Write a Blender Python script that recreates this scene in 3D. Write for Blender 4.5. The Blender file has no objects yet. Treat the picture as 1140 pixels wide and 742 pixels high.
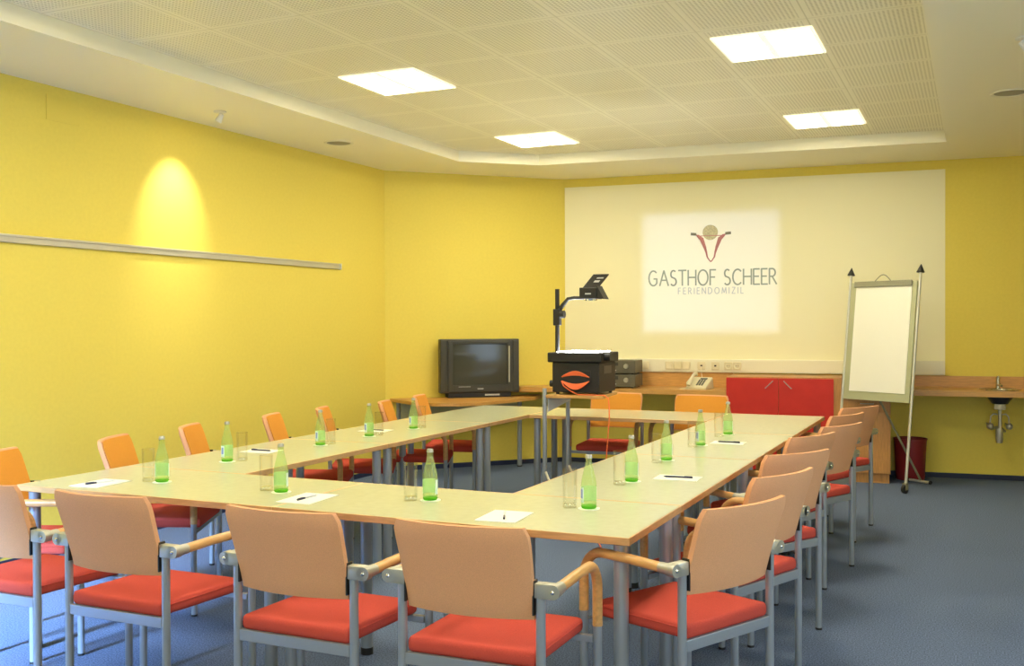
import bpy, bmesh, math, random
from mathutils import Vector, Matrix
random.seed(7)
PI = math.pi
SC = bpy.context.scene
COL = SC.collection
CAM_H = 1.4498

# ------------------------------------------------------------------ materials
def srgb(r, g, b):
    f = lambda c: (c/255/12.92) if c/255 <= .04045 else ((c/255+.055)/1.055)**2.4
    return (f(r), f(g), f(b), 1)

def mat(name, col, rough=.6, metal=0., bump=None, noise=None, spec=.5, emis=None, estr=0., sheen=0., coat=0.):
    m = bpy.data.materials.new(name); m.use_nodes = True
    nt = m.node_tree; b = nt.nodes['Principled BSDF']
    c = tuple(col) if len(col) == 4 else (*col, 1)
    b.inputs['Base Color'].default_value = c
    b.inputs['Roughness'].default_value = rough
    b.inputs['Metallic'].default_value = metal
    b.inputs['Specular IOR Level'].default_value = spec
    if sheen: b.inputs['Sheen Weight'].default_value = sheen
    if coat: b.inputs['Coat Weight'].default_value = coat
    if emis:
        b.inputs['Emission Color'].default_value = (*emis[:3], 1); b.inputs['Emission Strength'].default_value = estr
    tc = nt.nodes.new('ShaderNodeTexCoord')
    if noise:
        sc, amt = noise[:2]; stretch = noise[2] if len(noise) > 2 else (1, 1, 1)
        mp = nt.nodes.new('ShaderNodeMapping'); mp.inputs['Scale'].default_value = stretch
        n = nt.nodes.new('ShaderNodeTexNoise'); n.inputs['Scale'].default_value = sc; n.inputs['Detail'].default_value = 3
        nt.links.new(tc.outputs['Object'], mp.inputs[0]); nt.links.new(mp.outputs[0], n.inputs['Vector'])
        r = nt.nodes.new('ShaderNodeValToRGB')
        r.color_ramp.elements[0].position = .3; r.color_ramp.elements[1].position = .7
        r.color_ramp.elements[0].color = (*[max(0, x*(1-amt)) for x in c[:3]], 1)
        r.color_ramp.elements[1].color = (*[min(1, x*(1+amt)) for x in c[:3]], 1)
        nt.links.new(n.outputs['Fac'], r.inputs[0]); nt.links.new(r.outputs[0], b.inputs['Base Color'])
    if bump:
        n2 = nt.nodes.new('ShaderNodeTexNoise'); n2.inputs['Scale'].default_value = bump[0]; n2.inputs['Detail'].default_value = 2
        nt.links.new(tc.outputs['Object'], n2.inputs['Vector'])
        bp = nt.nodes.new('ShaderNodeBump'); bp.inputs['Strength'].default_value = bump[1]; bp.inputs['Distance'].default_value = .002
        nt.links.new(n2.outputs['Fac'], bp.inputs['Height']); nt.links.new(bp.outputs[0], b.inputs['Normal'])
    return m

M = {}
M['yellow'] = mat('yellow_wall_paint', (.83, .675, .115), .75, noise=(40, .02), bump=(90, .25))
M['yellowp'] = mat('yellow_panel_paint', (.82, .665, .112), .75)
M['white_wall'] = mat('white_paint_bounce_tint', (.93, .885, .58), .6, bump=(60, .1))  # white paint with the yellow bounce light put into its colour
M['soffit'] = mat('ceiling_plaster', (.92, .875, .66), .45, bump=(30, .1))
M['carpet'] = mat('blue_grey_carpet', (.126, .170, .275), .95, noise=(150, .55), bump=(260, .9), spec=.1)
M['skirt'] = mat('dark_blue_skirting', (.015, .025, .07), .6)
M['laminate'] = mat('pale_grey_green_laminate', (.54, .56, .385), .21, noise=(30, .03), spec=.5)
M['beech'] = mat('beech_edge', (.62, .37, .16), .4, noise=(14, .14, (1, 1, 8)))
M['arm_beech'] = mat('lacquered_beech', (.66, .37, .13), .28, noise=(16, .15, (6, 1, 6)))
M['tube'] = mat('silver_painted_tube', (.36, .40, .45), .32, .45)
M['nickel'] = mat('brushed_nickel', (.50, .49, .42), .42, .7)
M['chrome'] = mat('chrome', (.8, .8, .8), .08, 1)
M['black'] = mat('black_plastic', (.012, .012, .012), .45)
M['red_fabric'] = mat('red_seat_fabric', (.58, .080, .055), .9, noise=(500, .16), bump=(900, .5), spec=.2)
M['peach'] = mat('peach_back_fabric', (.80, .41, .21), .9, noise=(500, .10), bump=(900, .4), spec=.2)
M['orange'] = mat('orange_back_fabric', (.74, .32, .045), .9, noise=(500, .10), bump=(900, .4), spec=.2)
M['cab_wood'] = mat('cherry_cabinet_wood', (.50, .24, .06), .4, noise=(10, .16, (12, 12, 1)))
M['counter'] = mat('beech_counter', (.60, .32, .085), .38, noise=(12, .14, (1, 12, 12)))
M['red_door'] = mat('red_cabinet_door', (.56, .030, .020), .5, spec=.3, noise=(8, .05))
M['trunk'] = mat('cream_plastic', (.84, .80, .60), .4)
M['socket'] = mat('socket_cream', (.80, .72, .47), .35)
M['dark_hole'] = mat('socket_hole', (.05, .03, .02), .6)
M['tvbody'] = mat('charcoal_television_case', (.045, .042, .028), .42)
M['tvbase'] = mat('charcoal_television_foot', (.014, .013, .012), .45)
M['screen'] = mat('television_glass', (.06, .062, .048), .13, spec=.35)
M['label_grey'] = mat('pale_grey_print', (.6, .6, .58), .5)
M['amp'] = mat('grey_metal_case', (.13, .12, .085), .5, .3)
M['amp_dark'] = mat('dark_display', (.03, .03, .03), .3)
M['paper'] = mat('white_paper', (.87, .86, .74), .7)
M['ink'] = mat('blue_black_pen', (.012, .015, .06), .3)
M['penclear'] = mat('white_pen_barrel', (.65, .66, .68), .3)
M['phone'] = mat('cream_phone_plastic', (.70, .64, .44), .4)
M['phone_dark'] = mat('dark_grey_keys', (.10, .10, .09), .5)
M['easel'] = mat('grey_green_board', (.44, .45, .27), .45)
M['easel_rod'] = mat('pale_metal_rod', (.62, .62, .54), .32, .5)
M['easel_clip'] = mat('olive_grey_clamp', (.27, .26, .17), .45)
M['cone'] = mat('dark_green_plastic_cone', (.02, .022, .016), .45)
M['bin'] = mat('dark_red_plastic', (.20, .012, .018), .45)
M['ohp'] = mat('black_projector_case', (.012, .011, .010), .5, noise=(60, .1))
M['cable_orange'] = mat('orange_cable', (.85, .16, .04), .5)
M['grill'] = mat('speaker_grille', (.36, .33, .22), .6)
M['white_plastic'] = mat('white_plastic', (.8, .78, .7), .35)
M['label_white'] = mat('white_bottle_label', (.80, .92, .96), .5)
M['label_blue'] = mat('blue_label_print', (.25, .35, .75), .5)
M['text'] = mat('painted_projection_grey_green', (.34, .38, .22), .7)
M['text2'] = mat('painted_projection_pale_grey', (.54, .56, .42), .7)
M['logo_red'] = mat('painted_projection_red', (.52, .20, .13), .7)  # emblem and letter colours stand in for projected light
M['logo_gold'] = mat('painted_projection_gold', (.52, .46, .20), .7, noise=(60, .25))
M['logo_dark'] = mat('painted_projection_olive', (.22, .20, .09), .7)
M['lamp'] = mat('lit_diffuser', (.9, .9, .85), .5, emis=(1, .90, .66), estr=23)
M['lampgrid'] = mat('lamp_louvre_metal', (.85, .82, .65), .4, emis=(1, .9, .62), estr=.6)
M['spotlamp'] = mat('lit_spot_bulb', (1, 1, 1), .5, emis=(1, .85, .55), estr=30)
M['stage'] = mat('lit_stage_glass', (1, 1, 1), .3, emis=(.93, .97, 1), estr=26)
M['steel'] = mat('stainless_steel', (.55, .53, .42), .25, .9)
M['alu'] = mat('anodised_aluminium', (.62, .60, .50), .35, .6)
M['win_frame'] = mat('white_window_frame', (.8, .8, .78), .4)

def glassy(name, col, gloss=.12, rough=.02, opac=0.):
    m = bpy.data.materials.new(name); m.use_nodes = True; nt = m.node_tree; nt.nodes.clear()
    out = nt.nodes.new('ShaderNodeOutputMaterial'); tr = nt.nodes.new('ShaderNodeBsdfTransparent')
    gl = nt.nodes.new('ShaderNodeBsdfGlossy'); mx = nt.nodes.new('ShaderNodeMixShader'); fr = nt.nodes.new('ShaderNodeLayerWeight')
    tr.inputs[0].default_value = (*col, 1); gl.inputs['Roughness'].default_value = rough
    fr.inputs['Blend'].default_value = .35
    mp = nt.nodes.new('ShaderNodeMath'); mp.operation = 'MULTIPLY_ADD'; mp.inputs[1].default_value = .14; mp.inputs[2].default_value = gloss*.08
    nt.links.new(fr.outputs['Fresnel'], mp.inputs[0]); nt.links.new(mp.outputs[0], mx.inputs[0])
    if opac:
        df = nt.nodes.new('ShaderNodeBsdfTranslucent'); df.inputs[0].default_value = (*[min(1, c*1.05) for c in col], 1)
        m2 = nt.nodes.new('ShaderNodeMixShader'); m2.inputs[0].default_value = opac
        nt.links.new(tr.outputs[0], m2.inputs[1]); nt.links.new(df.outputs[0], m2.inputs[2]); nt.links.new(m2.outputs[0], mx.inputs[1])
    else: nt.links.new(tr.outputs[0], mx.inputs[1])
    nt.links.new(gl.outputs[0], mx.inputs[2]); nt.links.new(mx.outputs[0], out.inputs[0])
    return m
M['green_glass'] = glassy('green_bottle_glass', (.84, .955, .70), opac=.20)
M['green_base'] = glassy('thick_green_glass', (.45, .80, .22), opac=.3)
M['clear_glass'] = glassy('clear_drinking_glass', (.985, .985, .97), gloss=.2)
M['glass_base'] = glassy('thick_glass_foot', (.965, .965, .92), gloss=2.5, rough=.05)

def label_mat():
    m = bpy.data.materials.new('white_paper_bottle_label'); m.use_nodes = True; nt = m.node_tree; nt.nodes.clear()
    out = nt.nodes.new('ShaderNodeOutputMaterial'); d = nt.nodes.new('ShaderNodeBsdfDiffuse'); t = nt.nodes.new('ShaderNodeBsdfTranslucent'); x = nt.nodes.new('ShaderNodeMixShader')
    d.inputs[0].default_value = (.86, .95, 1, 1); t.inputs[0].default_value = (.86, .96, 1, 1); x.inputs[0].default_value = .4
    nt.links.new(d.outputs[0], x.inputs[1]); nt.links.new(t.outputs[0], x.inputs[2]); nt.links.new(x.outputs[0], out.inputs[0]); return m
M['label_white'] = label_mat()
def tile_mat():
    m = bpy.data.materials.new('perforated_ceiling_tiles'); m.use_nodes = True; nt = m.node_tree
    b = nt.nodes['Principled BSDF']; b.inputs['Roughness'].default_value = .42
    tc = nt.nodes.new('ShaderNodeTexCoord'); sp = nt.nodes.new('ShaderNodeSeparateXYZ'); nt.links.new(tc.outputs['Object'], sp.inputs[0])
    def mth(op, a, bb=None, c=None):
        n = nt.nodes.new('ShaderNodeMath'); n.operation = op
        for i, v in enumerate((a, bb, c)):
            if v is None: continue
            if isinstance(v, (int, float)): n.inputs[i].default_value = v
            else: nt.links.new(v, n.inputs[i])
        return n.outputs[0]
    TX, TY = .5914, .588
    fx = mth('FRACT', mth('DIVIDE', sp.outputs[0], TX)); fy = mth('FRACT', mth('DIVIDE', sp.outputs[1], TY))
    # distance to the joint, 0 at the joint
    dx = mth('SUBTRACT', .5, mth('ABSOLUTE', mth('SUBTRACT', fx, .5))); dy = mth('SUBTRACT', .5, mth('ABSOLUTE', mth('SUBTRACT', fy, .5)))
    border = mth('MULTIPLY', mth('GREATER_THAN', dx, .055), mth('GREATER_THAN', dy, .055))
    line = mth('MINIMUM', mth('GREATER_THAN', dx, .006), mth('GREATER_THAN', dy, .006))
    # round perforations about 22 mm apart
    px = mth('SUBTRACT', mth('FRACT', mth('MULTIPLY', fx, 26)), .5); py = mth('SUBTRACT', mth('FRACT', mth('MULTIPLY', fy, 26)), .5)
    rr = mth('ADD', mth('MULTIPLY', px, px), mth('MULTIPLY', py, py))
    hole = mth('MULTIPLY', mth('LESS_THAN', rr, .085), border)
    mx = nt.nodes.new('ShaderNodeMix'); mx.data_type = 'RGBA'
    mx.inputs['A'].default_value = (.93, .88, .64, 1); mx.inputs['B'].default_value = (.58, .53, .33, 1)
    nt.links.new(hole, mx.inputs['Factor'])
    m2 = nt.nodes.new('ShaderNodeMix'); m2.data_type = 'RGBA'; m2.inputs['A'].default_value = (.70, .65, .42, 1)
    nt.links.new(line, m2.inputs['Factor']); nt.links.new(mx.outputs['Result'], m2.inputs['B'])
    nt.links.new(m2.outputs['Result'], b.inputs['Base Color'])
    return m
M['tiles'] = tile_mat()

# ------------------------------------------------------------------ mesh helpers
class MB:
    def __init__(s): s.bm = bmesh.new()
    def box(s, x0, x1, y0, y1, z0, z1, bev=0, seg=2, mtx=None):
        b = bmesh.new(); bmesh.ops.create_cube(b, size=1)
        for v in b.verts: v.co = Vector(((x0+x1)/2+v.co.x*(x1-x0), (y0+y1)/2+v.co.y*(y1-y0), (z0+z1)/2+v.co.z*(z1-z0)))
        if bev: bmesh.ops.bevel(b, geom=b.edges[:]+b.verts[:], offset=bev, segments=seg, profile=.5, affect='EDGES')
        s._add(b, mtx); return s
    def _add(s, b, mtx=None):
        if mtx: bmesh.ops.transform(b, matrix=mtx, verts=b.verts)
        me = bpy.data.meshes.new('t'); b.to_mesh(me); b.free(); s.bm.from_mesh(me); bpy.data.meshes.remove(me)
    def tube(s, pts, r, n=12, cap=True):
        pts = [Vector(p) for p in pts]; b = s.bm; rings = []; up = None
        for i, p in enumerate(pts):
            if i == 0: t = pts[1]-p
            elif i == len(pts)-1: t = p-pts[i-1]
            else: t = (pts[i+1]-p).normalized()+(p-pts[i-1]).normalized()
            t.normalize()
            if up is None: up = Vector((0, 0, 1)) if abs(t.z) < .9 else Vector((1, 0, 0))
            a = (up-t*up.dot(t)).normalized(); up = a; c = t.cross(a)
            rad = r[i] if isinstance(r, (list, tuple)) else r
            rings.append([b.verts.new(p+(a*math.cos(2*PI*k/n)+c*math.sin(2*PI*k/n))*rad) for k in range(n)])
        for i in range(len(rings)-1):
            for k in range(n):
                b.faces.new((rings[i][k], rings[i][(k+1) % n], rings[i+1][(k+1) % n], rings[i+1][k]))
        if cap: b.faces.new(rings[0][::-1]); b.faces.new(rings[-1])
        return s
    def lathe(s, prof, n=24, c=(0, 0, 0), cap0=False, cap1=False, a0=0, a1=2*PI):
        b = s.bm; full = abs(a1-a0-2*PI) < 1e-6; m = n if full else n+1; R = []
        for r, z in prof:
            R.append([b.verts.new((c[0]+r*math.cos(a0+(a1-a0)*k/n), c[1]+r*math.sin(a0+(a1-a0)*k/n), c[2]+z)) for k in range(m)])
        for i in range(len(R)-1):
            for k in range(n):
                k2 = (k+1) % m
                b.faces.new((R[i][k], R[i][k2], R[i+1][k2], R[i+1][k]))
        if cap0: b.faces.new(R[0][::-1])
        if cap1: b.faces.new(R[-1])
        return s
    def poly(s, pts, z0, z1):
        b = s.bm; lo = [b.verts.new((x, y, z0)) for x, y in pts]; hi = [b.verts.new((x, y, z1)) for x, y in pts]; n = len(pts)
        b.faces.new(lo[::-1]); b.faces.new(hi)
        for i in range(n): b.faces.new((lo[i], lo[(i+1) % n], hi[(i+1) % n], hi[i]))
        return s
    def sphere(s, c, r, seg=16, sc=(1, 1, 1)):
        b = bmesh.new(); bmesh.ops.create_uvsphere(b, u_segments=seg, v_segments=seg//2+2, radius=r)
        for v in b.verts: v.co = Vector((c[0]+v.co.x*sc[0], c[1]+v.co.y*sc[1], c[2]+v.co.z*sc[2]))
        s._add(b); return s
    def build(s, name, m, parent=None, loc=None, rot=None, smooth=False, flat_angle=.7):
        bmesh.ops.remove_doubles(s.bm, verts=s.bm.verts, dist=1e-6)
        bmesh.ops.recalc_face_normals(s.bm, faces=s.bm.faces)
        if smooth:
            for f in s.bm.faces: f.smooth = True
            for e in s.bm.edges:
                if len(e.link_faces) == 2 and e.calc_face_angle(0) > flat_angle: e.smooth = False
        me = bpy.data.meshes.new(name); s.bm.to_mesh(me); s.bm.free()
        me.materials.append(m)
        o = bpy.data.objects.new(name, me); COL.objects.link(o)
        if parent: o.parent = parent
        if loc: o.location = loc
        if rot: o.rotation_euler = rot
        return o

def tag(o, label=None, cat=None, group=None, kind=None):
    if label: o['label'] = label
    if cat: o['category'] = cat
    if group: o['group'] = group
    if kind: o['kind'] = kind
    return o
def empty(name, loc=(0, 0, 0), rz=0, label=None, cat=None, group=None):
    o = bpy.data.objects.new(name, None); COL.objects.link(o); o.location = loc; o.rotation_euler = (0, 0, rz)
    o.empty_display_size = .1
    return tag(o, label, cat, group)
def dup(root, loc, rz, label, group=None):
    r = root.copy(); COL.objects.link(r); r.location = loc; r.rotation_euler = (0, 0, rz)
    if label: r['label'] = label
    if group: r['group'] = group
    for ch in list(root.children):
        c = ch.copy(); COL.objects.link(c); c.parent = r
        for g in list(ch.children):
            d = g.copy(); COL.objects.link(d); d.parent = c
    return r

# ------------------------------------------------------------------ the room
WL = -5.276                                  # left wall
A = Vector((WL, 8.59)); B = Vector((-3.925, 9.958))
UX = Vector((.99602, .08913)); WN = Vector((-.08913, .99602)); WA = math.atan2(.08913, .99602)
XR = 2.3; YF = -2.6
C3 = B+UX*((XR-B.x)/UX.x)
ZC = 2.946; ZT = 3.045

def wall_slab(name, p, q, t, z0=0, z1=3.2, m=None, holes=()):
    """vertical slab from p to q, thickness t to the left of p->q, with rectangular openings (s0,s1,z0,z1)"""
    p = Vector(p); q = Vector(q); L = (q-p).length; ang = math.atan2(q.y-p.y, q.x-p.x)
    mb = MB(); xs = 0
    for (s0, s1, a, b) in sorted(holes):
        mb.box(xs, s0, 0, t, z0, z1); mb.box(s0, s1, 0, t, z0, a); mb.box(s0, s1, 0, t, b, z1); xs = s1
    mb.box(xs, L, 0, t, z0, z1)
    o = mb.build(name, m or M['yellow'], loc=(p.x, p.y, 0), rot=(0, 0, ang)); o['kind'] = 'structure'; return o
wall_slab('wall_left', (WL, YF), A, .15)
wall_slab('wall_corner', A, B, .15)
wall_slab('wall_back', B, C3, .15)
RW = [(3.2, 5.0, .9, 2.4)]
wall_slab('wall_right', C3, (XR, YF), .15, holes=[(C3.y-4.4, C3.y-2.4, .9, 2.35)])
wall_slab('wall_front', (XR, YF), (WL, YF), .15, holes=[(.6, 2.4, .9, 2.35), (5.3, 7.1, .25, 2.35)])
fl = MB().box(WL-.3, XR+.3, YF-.3, 10.9, -.1, 0).build('floor', M['carpet']); fl['kind'] = 'structure'

# soffit ring around the raised field
CO = [(-4.365, -1.55), (-4.365, 8.41), (-3.785, 8.945), (-.235, 9.262), (-.235, -1.55)]      # coffer outline
OUT = [(WL-.1, YF-.1), (WL-.1, 8.63), (-3.965, 10.06), (XR+.1, 10.62), (XR+.1, YF-.1)]
mb = MB(); b = mb.bm
ci = [b.verts.new((x, y, ZC)) for x, y in CO]; ct = [b.verts.new((x, y, ZC+.22)) for x, y in CO]
oi = [b.verts.new((x, y, ZC)) for x, y in OUT]; ot = [b.verts.new((x, y, ZC+.22)) for x, y in OUT]
for i in range(5):
    j = (i+1) % 5
    b.faces.new((ci[i], ci[j], oi[j], oi[i])); b.faces.new((ci[i], ci[j], ct[j], ct[i])); b.faces.new((ct[i], ct[j], ot[j], ot[i])); b.faces.new((oi[i], oi[j], ot[j], ot[i]))
ceil = mb.build('ceiling', M['soffit']); ceil['kind'] = 'structure'
OX, OY = -4.365, 5.545
tf = MB().poly([(x-OX+(-.03 if x < -2 else .03), y-OY+(.03 if y > 0 else -.03)) for x, y in CO], 0, .02).build('tile_field', M['tiles'], ceil, loc=(OX, OY, ZT))

def skirting(name, p, q):
    p = Vector(p); q = Vector(q); ang = math.atan2(q.y-p.y, q.x-p.x)
    o = MB().box(0, (q-p).length, -.014, -.001, 0, .045).build(name, M['skirt'], loc=(p.x, p.y, 0), rot=(0, 0, ang)); o['kind'] = 'structure'
skirting('baseboard_left', (WL, YF), A); skirting('baseboard_corner', A, B); skirting('baseboard_back', B, C3)
skirting('baseboard_right', C3, (XR, YF)); skirting('baseboard_front', (XR, YF), (WL, YF))

def wallobj(mb, name, m, s, z=0, off=0, **k):
    p = B+UX*s-WN*off
    return mb.build(name, m, loc=(p.x, p.y, z), rot=(0, 0, WA), **k)
# white projection field tinted with the yellow wall bounce, 2 mm proud of the wall
o = wallobj(MB().box(0, 3.665, -.004, -.0005, 0, 1.790), 'projection_surface', M['white_wall'], .003, 1.07)
tag(o, 'white projection field, tinted with yellow bounce light, on the yellow back wall behind the projected logo', 'projection screen')

# windows behind the camera; the right-hand one is added for slight extra daylight
def window(name, p, rz, w, z0, z1, cols):
    e = empty(name, (*p, 0), rz); e['kind'] = 'structure'
    f = MB(); t = .05
    f.box(0, w, .03, .09, z0, z0+t).box(0, w, .03, .09, z1-t, z1)
    for i in range(cols+1): x = i*(w-t)/cols; f.box(x, x+t, .03, .09, z0+t, z1-t)
    f.build('window_frame', M['win_frame'], e)
    g = MB()
    for i in range(cols): g.box(t+i*(w-t)/cols, (i+1)*(w-t)/cols, .055, .06, z0+t, z1-t)
    g.build('window_glass', M['clear_glass'], e)
window('window_1', (XR-.6, YF), PI, 1.8, .9, 2.35, 2)
window('window_2', (XR-5.3, YF), PI, 1.8, .25, 2.35, 2)
window('added_window_3', (XR, 4.4), -PI/2, 2.0, .9, 2.35, 2)
def area(name, loc, rot, sx, sy, power, col, spread=PI):
    l = bpy.data.lights.new(name, 'AREA'); l.shape = 'RECTANGLE'; l.size = sx; l.size_y = sy; l.energy = power; l.color = col; l.spread = spread
    o = bpy.data.objects.new(name, l); COL.objects.link(o); o.location = loc; o.rotation_euler = rot; return o
area('window_daylight', (XR-1.5, YF-.25, 1.62), (PI/2, 0, .12), 1.7, 1.4, 62, (.80, .88, 1))
area('window_daylight', (XR-6.7, YF-.25, 1.85), (PI/2-.40, 0, .05), 1.5, 1.6, 230, (.33, .57, 1), .42)
area('window_daylight', (XR+.25, 3.4, 1.62), (PI/2, 0, PI/2), 1.9, 1.4, 40, (.55, .75, 1))  # daylight lamp outside the added right-hand window

# ------------------------------------------------------------------ ceiling fittings
def troffer(x, y, label):
    e = empty('ceiling_light', (x, y, ZT), 0, label, 'ceiling light', 'square recessed ceiling lights')
    w = .555; d = .575
    f = MB(); t = .018
    f.box(-w/2, w/2, -d/2, -d/2+t, -.010, 0).box(-w/2, w/2, d/2-t, d/2, -.010, 0).box(-w/2, -w/2+t, -d/2+t, d/2-t, -.010, 0).box(w/2-t, w/2, -d/2+t, d/2-t, -.010, 0)
    f.build('frame', M['lampgrid'], e)
    MB().box(-.022, .022, -d/2+t, d/2-t, -.010, 0, .004).build('divider', M['lampgrid'], e)
    for s in (-1, 1):
        x0, x1 = sorted((s*.022, s*(w/2-t)))
        MB().box(x0, x1, -d/2+t, d/2-t, -.006, -.001).build('diffuser', M['lamp'], e)
    return e
XA, XB = -3.478, -1.088
T1 = troffer(XA, 5.842, 'larger left ceiling light, nearer one of the two above the yellow left wall side')
for x, y, lb in [(XB, 5.975, 'large right ceiling light, nearest to the camera above the table'), (XA, 8.19, 'left far ceiling light close to the corner of the raised ceiling'), (XB, 8.35, 'right far ceiling light above the projection wall'),
                 (XA, 3.5, 'third ceiling light of the left column counted from the projection wall'), (XB, 3.6, 'third ceiling light of the right column counted from the projection wall'), (XA, 1.15, 'fourth ceiling light of the left column counted from the projection wall'), (XB, 1.25, 'fourth ceiling light of the right column counted from the projection wall')]:
    dup(T1, (x, y, ZT), 0, lb)

def speaker(x, y, lb):
    e = empty('ceiling_speaker', (x, y, ZC), 0, lb, 'ceiling speaker', 'round ceiling speakers')
    MB().lathe([(.098, -.001), (.105, -.008), (.118, -.008), (.122, -.001)], 32).build('rim', M['trunk'], e, smooth=True)
    MB().lathe([(.0, -.006), (.098, -.003), (.098, -.001)], 32).build('grille', M['grill'], e, smooth=True)
speaker(-4.805, 7.109, 'round grey speaker set in the ceiling above the yellow left wall')
speaker(.196, 7.447, 'round grey speaker set in the ceiling at the right edge')

def ceiling_spot(x, y, tx, lb, power, tz):
    e = empty('ceiling_spotlight', (x, y, ZC), 0, lb, 'spotlight', 'small ceiling spotlights')
    MB().lathe([(0, -.001), (.045, -.001), (.045, -.008), (.03, -.013), (0, -.013)], 24).build('ceiling_plate', M['white_plastic'], e, smooth=True)
    d = Vector((tx-x, 0, tz-ZC)).normalized(); q = Vector((0, 0, -1)).rotation_difference(d).to_matrix().to_4x4()
    h = MB().lathe([(0, .028), (.017, .026), (.020, 0), (.026, -.032), (.023, -.032)], 24)
    ho = h.build('lamp_head', M['white_plastic'], e, smooth=True); ho.matrix_local = Matrix.Translation((0, 0, -.042)) @ q
    MB().lathe([(0, -.026), (.0215, -.026)], 20).build('bulb', M['spotlamp'], ho)
    l = bpy.data.lights.new('spot_beam', 'SPOT'); l.energy = power; l.color = (1, .93, .80); l.spot_size = math.radians(62); l.spot_blend = 1; l.shadow_soft_size = .02
    lo = bpy.data.objects.new('spot_beam', l); COL.objects.link(lo); lo.location = Vector((x, y, ZC-.042))+d*.06; lo.rotation_euler = q.to_euler()
ceiling_spot(-4.844, 5.702, WL, 'small white spotlight on the ceiling lighting the yellow left wall', 36, 2.30)
ceiling_spot(.225, 6.034, .75, 'small white spotlight on the ceiling at the right edge', 45, 2.30)

# rail on the left wall
e = empty('wall_rail', (WL, 5.3, 1.967), 0, 'long silver aluminium picture rail across the yellow left wall', 'wall rail')
MB().box(.001, .022, -2.7, 2.49, -.026, .026, .004).box(.022, .030, -2.7, 2.49, .010, .024, .002).build('rail', M['alu'], e)
MB().box(.001, .034, 2.49, 2.498, -.028, .028, .002).build('end_cap', M['trunk'], e)
o = MB().box(0, .003, -.13, .13, -.08, .08).build('access_panel', M['yellowp'], loc=(WL+.001, 4.73, 2.81)); tag(o, 'small yellow painted access panel high on the left wall', 'wall panel')

# trunking with sockets
e = empty('cable_trunking', (*B, 0), WA, 'cream cable trunking strip along the back wall below the projection field', 'cable trunking')
MB().box(.003, 3.665, -.045, -.005, .950, 1.082, .006).build('channel', M['trunk'], e)
MB().box(.003, 3.665, -.048, -.045, .962, 1.070, .001).build('cover', M['trunk'], e)
def sock(name, s, kind, lb):
    p = B+UX*s-WN*.0485
    ee = empty(name, (p.x, p.y, 1.018), WA, lb, 'wall socket' if kind != 'switch' else 'cover plate', 'fittings on the cable trunking')
    MB().box(-.040, .040, -.011, 0, -.040, .040, .006, 3).build('plate', M['socket'], ee)
    r = {'schuko': .024, 'data': .012, 'switch': .030}[kind]
    mm = M['socket'] if kind == 'switch' else M['dark_hole'] if kind == 'data' else M['trunk']
    ins = MB()
    if kind == 'schuko':
        pr = [(0, 0), (.024, 0), (.026, .003), (.030, .004), (.030, 0)]
        ins.lathe(pr, 24)
    elif kind == 'data': ins.box(-.010, .010, -.008, .008, 0, .003)
    else: ins.lathe([(0, .003), (.030, .003), (.031, 0)], 24)
    io = ins.build('insert', mm, ee, loc=(0, -.011, 0), rot=(PI/2, 0, 0))
    if kind == 'schuko':
        h = MB()
        for s_ in (-1, 1): h.lathe([(0, 0), (.0035, 0)], 10, (s_*.009, 0, .0012))
        h.build('pin_holes', M['dark_hole'], io)
    return ee
sock('cover_plate', .86, 'switch', 'cream cover plate on the trunking next to the grey amplifiers')
sock('cover_plate', 1.104, 'switch', 'left of three adjoining blank plates on the trunking left of the phone')
sock('cover_plate', 1.190, 'switch', 'middle of three adjoining blank plates on the trunking')
sock('cover_plate', 1.276, 'switch', 'right of three adjoining blank plates on the trunking')
sock('telephone_socket', 1.428, 'data', 'cream telephone socket above the phone with the thin cord plugged in')
sock('data_socket', 1.565, 'data', 'cream data socket on the trunking between the phone outlet and the power sockets')
sock('power_socket', 1.692, 'schuko', 'left round power socket of the adjoining pair above the red cabinet')
sock('power_socket', 1.778, 'schuko', 'right round power socket of the adjoining pair above the red cabinet')

# ------------------------------------------------------------------ counters and cabinets along the back wall (wall frame: x along, -y into the room)
def WE(name, lb, cat, group=None): return empty(name, (*B, 0), WA, lb, cat, group)
e = WE('wall_counter', 'long beech counter on the back wall carrying the amplifiers and the phone', 'counter')
MB().poly([(-.02, -.005), (-.50, -.42), (-.42, -.50), (-.30, -.56), (1.735, -.56), (1.735, -.005)], .760, .805).build('worktop', M['counter'], e)
MB().box(.01, 1.735, -.025, -.005, .805, .948).build('splashback', M['counter'], e)

e = WE('wall_cabinet', 'red two-door low cabinet in a wood case against the back wall', 'cabinet')
MB().box(1.739, 2.765, -.565, -.548+.02, .08, .94).box(1.739, 1.757, -.528, -.005, .08, .94).box(2.747, 2.765, -.528, -.005, .08, .94).box(1.757, 2.747, -.528, -.005, .922, .94).box(1.757, 2.747, -.528, -.005, .08, .098).build('carcass', M['cab_wood'], e)
MB().box(1.76, 2.745, -.50, -.02, 0, .08).build('plinth', M['cab_wood'], e)
for x0, x1, hx, sg in ((1.741, 2.214, 2.165, -1), (2.218, 2.700, 2.265, 1)):
    d = MB().box(x0, x1, -.586, -.567, .085, .930, .002).build('door', M['red_door'], e)
    h = MB().tube([(hx, -.612, .905), (hx+sg*.065, -.612, .840)], .0045, 10)
    h.tube([(hx, -.587, .905), (hx, -.613, .905)], .0045, 8).tube([(hx+sg*.065, -.587, .840), (hx+sg*.065, -.613, .840)], .0045, 8)
    h.build('handle', M['nickel'], d, smooth=True)

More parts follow.
